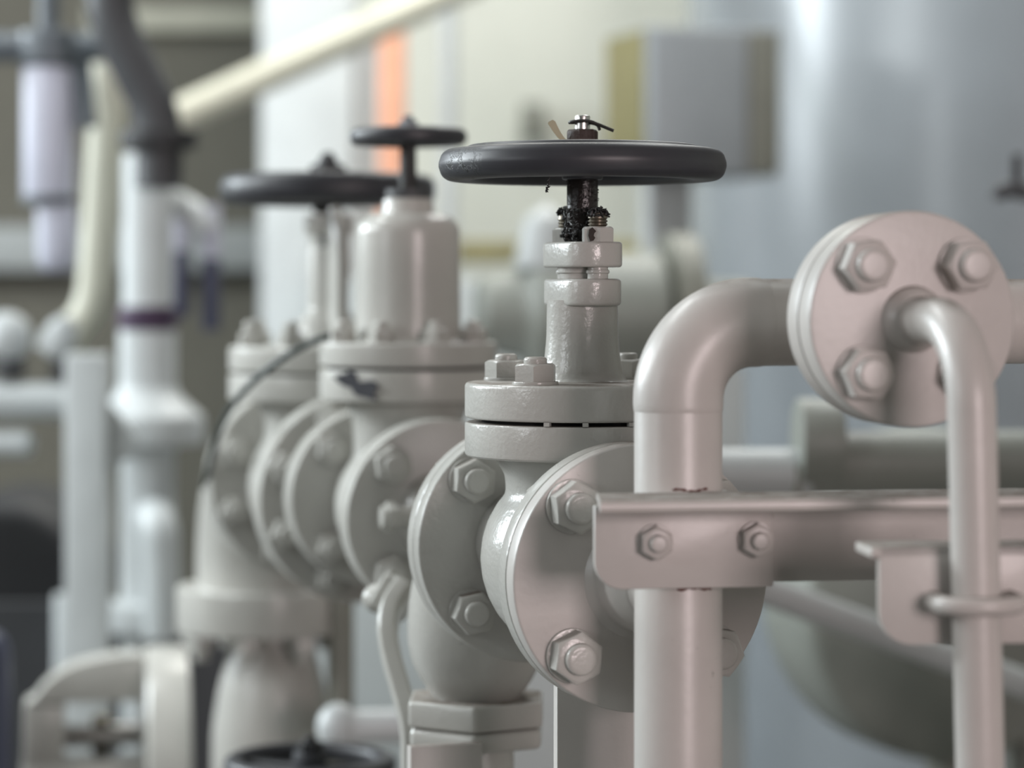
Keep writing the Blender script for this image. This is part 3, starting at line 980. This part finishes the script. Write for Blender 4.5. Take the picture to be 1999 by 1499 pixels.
MB().box((0, 0, -zz / 2), (0.18, 0.2, zz), bev=0.004).build('base', M['black'], mt)
sc_ = MB().lathe(fillet2([(0, 0), (0.028, 0), (0.03, W(5, 1230, 2.9).z - 0.02), (0.02, W(5, 1230, 2.9).z), (0, W(5, 1230, 2.9).z)], 0.01), 40, T(W(-32, 1230, 2.9).x, 2.9, 0))
tag(sc_.build('guard_post', M['navy'], None, (W(-32, 1230, 2.9).x, 2.9, 0)), 'dark blue rounded post cut by the left edge', 'post')
stb = MB().cyl(0.017, 0, W(130, 1160, 3.6).z, 24, T(W(130, 1160, 3.6).x, 3.6, 0))
tag(stb.build('stub_pipe', M['white'], None, (W(130, 1160, 3.6).x, 3.6, 0)), 'short white upright stub beside the white post, before the dark motor', 'pipe')
dk = MB().box((0, 0, -0.30), (0.42, 0.03, 0.92))  # dark sheet added behind the frame to darken its opening and side gap
dko = dk.build('dark_backing', M['dark'], None)
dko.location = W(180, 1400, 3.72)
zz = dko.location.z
tag(dko, 'dark backing sheet behind the cast frame', 'panel')

# ================================================================== LEFT BACKGROUND PIPES
d = 3.5
wp = thing('standpipe', (W(288, 0, d).x, d, 0), 0, 'tall white standpipe with a purple band and wide conical flange', 'pipe')


def zz_(py, d):
    return H + (HY - py) / F * d


MB().lathe(fillet2([(0, 0), (0.034, 0), (0.034, zz_(1232, d)), (0.060, zz_(1230, d)), (0.060, zz_(1175, d)), (0.036, zz_(1170, d)), (0.036, zz_(880, d)), (0.040, zz_(872, d)),
                    (0.074, zz_(866, d)), (0.074, zz_(812, d)), (0.046, zz_(775, d)), (0.0375, zz_(755, d)), (0.0375, zz_(640, d)), (0.033, zz_(632, d)), (0.033, zz_(300, d)), (0, zz_(300, d))], 0.004), 48).build('pipe', M['white'], wp)
MB().cyl(0.0385, zz_(644, d), zz_(598, d), 48).build('band', M['purple'], wp)
MB().tube(fillet3([(0.01, -0.03, zz_(1005, d)), (0.025, -0.07, zz_(1005, d)), (0.030, -0.075, zz_(1230, d))], 0.025), 0.024, 32).build('drain_elbow', M['white'], wp)
d = 3.36
dp = thing('vent_pipe', (W(310, 275, d).x, d, W(310, 275, d).z), 0, 'dark pipe curving down to a black flange at the upper left', 'pipe')
o0 = W(310, 275, d)
MB().tube([p - o0 for p in smooth_path([W(215, -420, d), W(215, -60, d), W(222, 40, d), W(262, 130, d), W(298, 205, d), W(310, 275, d), W(310, 368, d)])], S(46, d), 40).build('pipe', M['dark'], dp)
MB().cyl(S(75, d), -0.011, 0.013, 48, bev=0.003).build('flange', M['black'], dp)
# white cross-piece with two hanging tails
d = 3.65
hh = thing('hose_manifold', W(370, 420, d), 0, 'white cross piece beside the standpipe with two navy tipped tails hanging', 'manifold')
o0 = W(370, 420, d)
MB().tube([p - o0 for p in smooth_path([W(285, 385, 3.53), W(318, 388, 3.58), W(345, 400, d), W(385, 425, d), W(405, 450, d)])], S(30, d), 32).build('manifold', M['white'], hh)
for a, b, c in ((352, 490, 620), (412, 505, 645)):
    t_ = MB().cyl(S(19, d), W(a, b, d).z - o0.z, W(a, 400, d).z - o0.z, 24, T(W(a, 0, d).x - o0.x, 0, 0)).build('tail', M['lilac'], hh)
    MB().cyl(S(18, d), W(a, c, d).z - o0.z, W(a, b, d).z - o0.z + 0.002, 24, T(W(a, 0, d).x - o0.x, 0, 0)).build('tip', M['navy'], t_)
d = 3.7
bp = MB().tube(smooth_path([W(214, -2385, d), W(214, -1200, d), W(213, -200, d), W(212, 150, d), W(208, 240, d), W(200, 380, d), W(192, 500, d), W(180, 590, d), W(150, 640, d), W(120, 665, d)]), S(36, d), 32)
tag(bp.build('bent_pipe', M['cream'], None, W(195, 400, d)), 'cream pipe leaning beside the lilac filter bowl', 'pipe')
d = 3.55
fl = thing('filter_housing', W(95, 130, d), 0, 'hanging filter with a slate head and pale lilac two-step bowl', 'filter')
MB().cyl(S(50, d), -S(255, d), 0, 40, bev=0.006).build('bowl', M['lilac'], fl)
MB().cyl(S(52, d), -S(270, d), -S(252, d), 40).build('ring', M['slate'], fl)
MB().lathe(fillet2([(0, -S(268, d)), (S(40, d), -S(268, d)), (S(37, d), -S(380, d)), (S(25, d), -S(400, d)), (0, -S(402, d))], 0.006), 40, T(S(15, d), 0, 0)).build('sump', M['lilac'], fl)
hb = MB().cyl(S(58, d), 0, S(70, d), 40, bev=0.006)
hb.tube([(-0.25, 0, S(38, d)), (S(105, d), 0, S(38, d)), ], S(30, d), 24)
hb.tube([(S(60, d), 0.0, S(20, d)), (S(75, d), 0, -S(120, d))], S(22, d), 24)
hb.tube([(0, 0, S(60, d)), (0, 0, S(600, d))], S(22, d), 24)
hb.build('head', M['slate'], fl)
d = 3.6
for a, b, r, lab in ((20, 645, 48, 'pale rounded valve cap cut by the left edge'), (120, 650, 34, 'pale small valve cap between the cream pipe and the left edge')):
    t_ = thing('valve_cap', W(a, b, d), 0, lab, 'valve cap')
    MB().lathe(fillet2([(0, -S(50, d)), (S(r, d), -S(50, d)), (S(r, d), 0), (S(r * .6, d), S(30, d)), (0, S(36, d))], 0.01), 32, Matrix.Rotation(0.5, 4, 'Y')).build('cap', M['white'], t_)
    MB().cyl(S(r * .6, d), -S(95, d), -S(45, d), 24).build('stem', M['dark'], t_)
hp2 = thing('header_pipe', W(60, 783, d), 0, 'horizontal white pipe entering from the left edge to the post', 'pipe')
MB().tube([(-4.44 - W(60, 783, d).x, 0, 0), (S(95, d), 0, 0)], S(36, d), 32).build('pipe', M['white'], hp2)
MB().cyl(S(46, d), S(70, d), S(100, d), 32, ROT_X).build('flange', M['white'], hp2)
hp3 = thing('header_pipe', W(15, 866, d), 0, 'short lower white pipe end below the horizontal pipe at left', 'pipe')
MB().tube([(-4.44 - W(15, 866, d).x, 0, 0), (S(35, d), 0, 0)], S(26, d), 32).build('pipe', M['white'], hp3)
MB().ball((S(35, d), 0, 0), (0.012, S(27, d), S(27, d))).build('cap', M['white'], hp3)
d = 3.28
po = thing('steel_post', (W(172, 0, d).x, d, 0), 0, 'broad white steel post with a sloping gusset beside the standpipe', 'post')
pzt = zz_(690, d)
MB().box((0, 0, pzt / 2), (S(80, d), 0.05, pzt), bev=0.004).build('post', M['white'], po)
MB().prism([(S(-38, d), zz_(690, d)), (S(95, d), zz_(850, d)), (S(95, d), zz_(880, d)), (S(-38, d), zz_(980, d))], -0.008, 0.008, FR, 0.001).build('gusset', M['white'], po)

# ================================================================== FAR BACKGROUND
WD = 6.2
# walls, floor, ceiling
def struct(name, c, s, mat):
    o = MB().box((0, 0, 0), s).build(name, mat, None)
    o.location = c
    o['kind'] = 'structure'
    return o


xw = W(515, 0, WD).x
struct('floor', (0, 2.0, -0.05), (9.0, 13.0, 0.1), M['floor'])
struct('ceiling', (0, 3.6, 3.45), (9.0, 9.8, 0.1), M['ceiling'])
struct('wall_back', ((xw + 4.5) / 2, WD + 0.05, 1.7), (4.5 - xw, 0.1, 3.4), M['wall'])
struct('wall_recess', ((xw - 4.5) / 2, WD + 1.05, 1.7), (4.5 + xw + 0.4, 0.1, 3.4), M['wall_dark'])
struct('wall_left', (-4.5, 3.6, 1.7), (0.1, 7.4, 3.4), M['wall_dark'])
struct('wall_right', (4.5, 2.6, 1.7), (0.1, 7.4, 3.4), M['wall'])

d = 5.4
cw = thing('white_cabinet', (W(608, 0, d).x, d, 0), 0, 'tall white enclosure behind the middle and far valve wheels', 'enclosure')
MB().box((0, 0, zz_(-10, d) / 2), (S(178, d), 0.25, zz_(-10, d)), bev=0.008).build('body', M['white'], cw)
MB().box((S(118, d), 0.02, zz_(62, d) / 2), (S(50, d), 0.2, zz_(62, d)), bev=0.004).build('side_panel', M['vessel'], cw)
d = 5.3
op = MB().cyl(S(26, d), 0, zz_(40, d), 32, T(W(765, 0, d).x, d, 0))
tag(op.build('orange_pole', M['orange'], None, (W(765, 0, d).x, d, 0)), 'upright orange pipe behind the smallest handwheel', 'pipe')
gp = MB().cyl(S(17, d), 0, 3.3, 24, T(W(875, 0, d).x, d, 0))
tag(gp.build('conduit', M['vessel'], None, (W(875, 0, d).x, d, 0)), 'thin grey upright conduit before the cream wall', 'conduit')
d = 4.6
p0, p1 = W(335, 232, d), W(1150, -140, d + 0.4)
db = MB().tube([p0, p1], S(33, d), 32)
db.ball(p0, (S(33, d),) * 3)
tag(db.build('sloping_pipe', M['cream'], None, p0), 'cream pipe sloping up across the top left background', 'pipe')
d = 7.15
hb_ = MB().box((0, 0, 0), (S(420, d), 0.08, S(46, d)), bev=0.004).build('roof_beam', M['cream'], None)
hb_.location = W(380, 38, d) + Vector((0, 0.02, 0))
tag(hb_, 'cream horizontal beam at the top left before the dark wall', 'beam')
ct = MB().box((0, 0, 0), (S(760, d), 0.12, S(85, d)), bev=0.006).build('cable_tray', M['vessel'], None)
ct.location = W(250, 485, d)
tag(ct, 'pale level duct on the dark wall behind the far valve', 'duct')
ib = MB().box((0, 0, 0), (S(44, 6.1), 0.06, S(72, 6.1)), bev=0.006).build('switch_box', M['olive_grey'], None)
ib.location = W(1040, 238, 6.15)
tag(ib, 'small grey switch box on the cream wall above the big wheel', 'box')
d = 5.6
os_ = MB().box((0, 0, 0), (S(640, d), 0.1, S(40, d)), bev=0.006).build('floor_duct', M['olive'], None)
os_.location = W(1080, 492, d)
tag(os_, 'olive rail running level below the cream wall', 'rail')
lowc = thing('control_desk', (W(960, 0, 5.1).x, 5.1, 0), 0, 'low grey desk cabinet behind the bonnet of the nearest valve', 'cabinet')
MB().box((0, 0, zz_(545, 5.1) / 2), (S(700, 5.1), 0.26, zz_(545, 5.1)), bev=0.01).build('body', M['vessel'], lowc)

# cabinet on a column in front of the tank
d = 4.5
cbx = thing('switch_cabinet', W(1352, 347, d), R(17), 'grey wall cabinet with a yellow olive side in front of the tank', 'cabinet')
cwid, chgt, cdep = S(270, d), S(282, d), 0.20
MB().box((0, 0, chgt / 2), (cwid, cdep, chgt), bev=0.004).build('body', M['cabinet'], cbx)
MB().box((-S(34, d), -cdep / 2 - 0.004, chgt / 2), (cwid - S(76, d), 0.012, chgt * 0.97), bev=0.003).build('door', M['cabinet'], cbx)
MB().box((cwid / 2 - S(34, d), -cdep / 2 - 0.003, chgt / 2), (S(64, d), 0.008, chgt * 0.97), bev=0.002).build('side_strip', M['olive_grey'], cbx)
MB().box((-cwid / 2 - 0.002, 0.004, chgt / 2), (0.006, cdep * 0.92, chgt * 0.96), bev=0.001).build('side_plate', M['cabinet_side'], cbx)
zz = W(1352, 347, d).z
MB().box((0, cdep / 2 + 0.03, -zz / 2 + 0.1), (0.08, 0.05, zz + 0.2), bev=0.003).build('stand', M['vessel'], cbx)

# tank
tk = thing('storage_tank', (W(1985, 0, 5.3).x, 5.3, 0), 0, 'big blue grey upright tank filling the right background', 'tank')
MB().lathe(fillet2([(0, 0.05), (0.60, 0.05), (0.655, 0.12), (0.655, 3.0), (0.4, 3.2), (0, 3.25)], 0.04), 128).build('shell', M['tank'], tk)
MB().cyl(0.5, 0, 0.1, 64).build('skirt', M['vessel'], tk)
# tap at the right edge
tp = thing('tap', W(1985, 372, 3.0), 0, 'small dark tap poking in at the right edge', 'tap')
t_ = MB()
t_.tube([(0.2, 0, 0), (0, 0, 0)], 0.011, 24)
t_.tube(smooth_path([(0.01, 0, 0), (-0.012, 0, 0.001), (-0.020, 0, -0.002), (-0.022, 0, -0.010)]), 0.009, 24)
t_.tube(fillet3([(0.15, 0, 0), (0.2, 0, 0), (0.2, 0, -W(1985, 372, 3.0).z)], 0.02), 0.011, 24)
t_.build('body', M['dark'], tp)
MB().box((0, 0, 0.024), (0.010, 0.012, 0.034), bev=0.002).build('handle', M['black'], tp)

# pump behind the nearest valve
d = 3.6
pu = thing('pump', W(1160, 600, d), R(10), 'blurred grey pump set with a rounded casing behind the gland of the nearest valve', 'pump')
MB().lathe(fillet2([(0, -0.16), (0.05, -0.16), (0.06, -0.10), (0.085, -0.09), (0.085, 0.09), (0.05, 0.10), (0.045, 0.22), (0, 0.22)], 0.012), 48, T(0, 0, -0.01) @ ROT_X).build('casing', M['olive_and_shade'], pu)
MB().cyl(0.10, -0.02, 0.015, 48, T(0.12, 0, 0) @ ROT_X).build('flange', M['olive_grey'], pu)
MB().lathe(fillet2([(0, 0), (0.045, 0), (0.03, 0.07), (0, 0.09)], 0.01), 32, T(-0.07, -0.02, 0.05)).build('oil_cup', M['vessel'], pu)
zz = W(1160, 600, d).z
MB().box((0.02, 0, -0.08 - (zz - 0.08) / 2), (0.34, 0.16, zz - 0.08), bev=0.006).build('plinth', M['vessel'], pu)
wpz = MB().tube([W(1190, 597, 3.55), W(1510, 592, 4.95)], S(30, 3.6), 32)
tag(wpz.build('white_pipe', M['white'], None, W(1265, 597, 3.8)), 'short white level pipe seen between the gland and the elbow', 'pipe')

# level pipe with flange behind the bar
d = 2.45
lp = thing('suction_pipe', W(1600, 905, d), R(3), 'level pipe and flange with shade painted in as dark olive behind the bar and cover flange', 'pipe')
MB().tube([(S(-30, d), 0, 0), (S(600, d), 0.03, 0)], S(62, d), 48).build('pipe', M['olive_and_shade'], lp)  # shaded stretch of the pipe: the shade is in its colour
MB().tube([(-S(330, d), 0, -S(20, d)), (-S(20, d), 0, -S(20, d))], S(50, d), 48).build('spool', M['vessel'], lp)
MB().lathe(fillet2([(0, S(-45, d)), (S(88, d), S(-45, d)), (S(88, d), S(40, d)), (0, S(40, d))], 0.003), 64, T(0, 0, S(40, d)) @ ROT_X).build('flange', M['olive_and_shade'], lp)
MB().cyl(S(8, d), -S(160, d), 0, 16, T(-S(50, d), -0.02, 0)).build('drain_line', M['olive_grey'], lp)
MB().tube(fillet3([(S(590, d), 0.03, 0), (S(660, d), 0.03, 0), (S(660, d), 0.03, -W(0, 905, d).z)], 0.03), S(62, d), 32).build('leg', M['paint_far'], lp)
# round drum end, and a pale pipe sloping past it
d = 3.1
bv = thing('drum', W(1868, 1165, d), THETA, 'round olive grey drum end low on the right, under the bar', 'drum')
MB().lathe(fillet2([(0, -0.05), (0.10, -0.045), (0.19, -0.01), (0.195, 0.02), (0.195, 0.14), (0.12, 0.18), (0, 0.19)], 0.03, 5), 96, ROT_Y).build('shell', M['olive_and_shade'], bv)
zz = W(1850, 1160, d).z
for xx in (0.045, 0.15):
    MB().box((xx, 0.10, -0.12 - (zz - 0.12) / 2), (0.05, 0.06, zz - 0.12), bev=0.004).build('leg', M['olive_grey'], bv)
d = 2.7
ip = MB().tube(fillet3([W(1440, 925, 2.45), W(1440, 1132, d - 0.1), W(2150, 1392, d), W(2150, 1392, d) - Vector((0, 0, W(2150, 1392, d).z))], 0.05), S(29, d), 32)
tag(ip.build('sloping_pipe', M['vessel'], None, W(1700, 1227, d)), 'pale pipe sloping down to the right across the round drum end', 'pipe')

# ================================================================== LIGHT
def area(name, loc, tgt, sx, sy, power, col):
    l = bpy.data.lights.new(name, 'AREA')
    l.shape = 'RECTANGLE'
    l.size, l.size_y = sx, sy
    l.energy = power
    l.color = col
    o = bpy.data.objects.new(name, l)
    COL.objects.link(o)
    o.location = loc
    dv = Vector(tgt) - Vector(loc)
    o.rotation_euler = dv.to_track_quat('-Z', 'Y').to_euler()
    return o


COOL = (0.86, 0.95, 1.0)
area('window_light', (-4.2, 4.3, 2.5), (0.0, 2.4, 1.2), 1.3, 1.3, 230, COOL)
area('tube_lamp_near', (-2.3, 1.9, 2.3), (0.0, 1.7, 1.1), 0.10, 0.9, 28, (0.92, 0.98, 1.0))
area('tube_lamp_mid', (-2.3, 2.5, 2.0), (0.0, 1.7, 1.1), 0.10, 0.5, 19, (0.92, 0.98, 1.0))
area('hall_lamp', (1.40, -1.5, 1.52), (0.12, 1.5, 1.2), 0.9, 0.8, 58, (1.0, 0.84, 0.845))
area('fill_light_front', (-2.6, 0.2, 1.9), (0.1, 1.6, 1.2), 0.8, 0.8, 16, (0.92, 0.97, 1.0))  # unseen cool fill, added to lift the valve flange from front left
area('ceiling_lamp_back', (0.2, 4.7, 3.3), (0.2, 5.4, 0.0), 1.6, 0.3, 56, (1.0, 0.99, 0.93))
area('fill_light_right', (0.75, 3.4, 3.3), (1.1, 4.6, 0.3), 0.3, 1.0, 24, (0.97, 1.0, 1.0))  # unseen fill added overhead to brighten the lower tank and pump
area('fill_light_left', (-1.2, 2.9, 3.3), (-1.0, 3.2, 0), 0.3, 1.3, 32, (0.95, 1.0, 1.0))  # weak overhead fill, added; it also lifts the left pipe cluster

w = bpy.data.worlds.new('hall')
SC.world = w
w.use_nodes = True
bg = w.node_tree.nodes['Background']
bg.inputs[0].default_value = (0.95, 0.97, 0.90, 1)
bg.inputs[1].default_value = 0.115

# ================================================================== CAMERA
cam = bpy.data.cameras.new('camera')
cam.sensor_width = 36.0
cam.lens = F * 36.0 / 1999.0
cam.shift_y = -(1499 / 2 - HY) / 1999.0
cam.clip_start = 0.05
cam.dof.use_dof = True
cam.dof.focus_distance = 1.590
cam.dof.aperture_fstop = cam.lens / 22.0
co = bpy.data.objects.new('camera', cam)
COL.objects.link(co)
co.location = (0, 0, H)
co.rotation_euler = (PI / 2, 0, 0)
SC.camera = co
SC.view_settings.view_transform = 'Standard'
SC.view_settings.look = 'None'
SC.view_settings.gamma = 1
SC.view_settings.use_curve_mapping = False
SC.view_settings.exposure = -0.13
SC.cycles.use_denoising = True
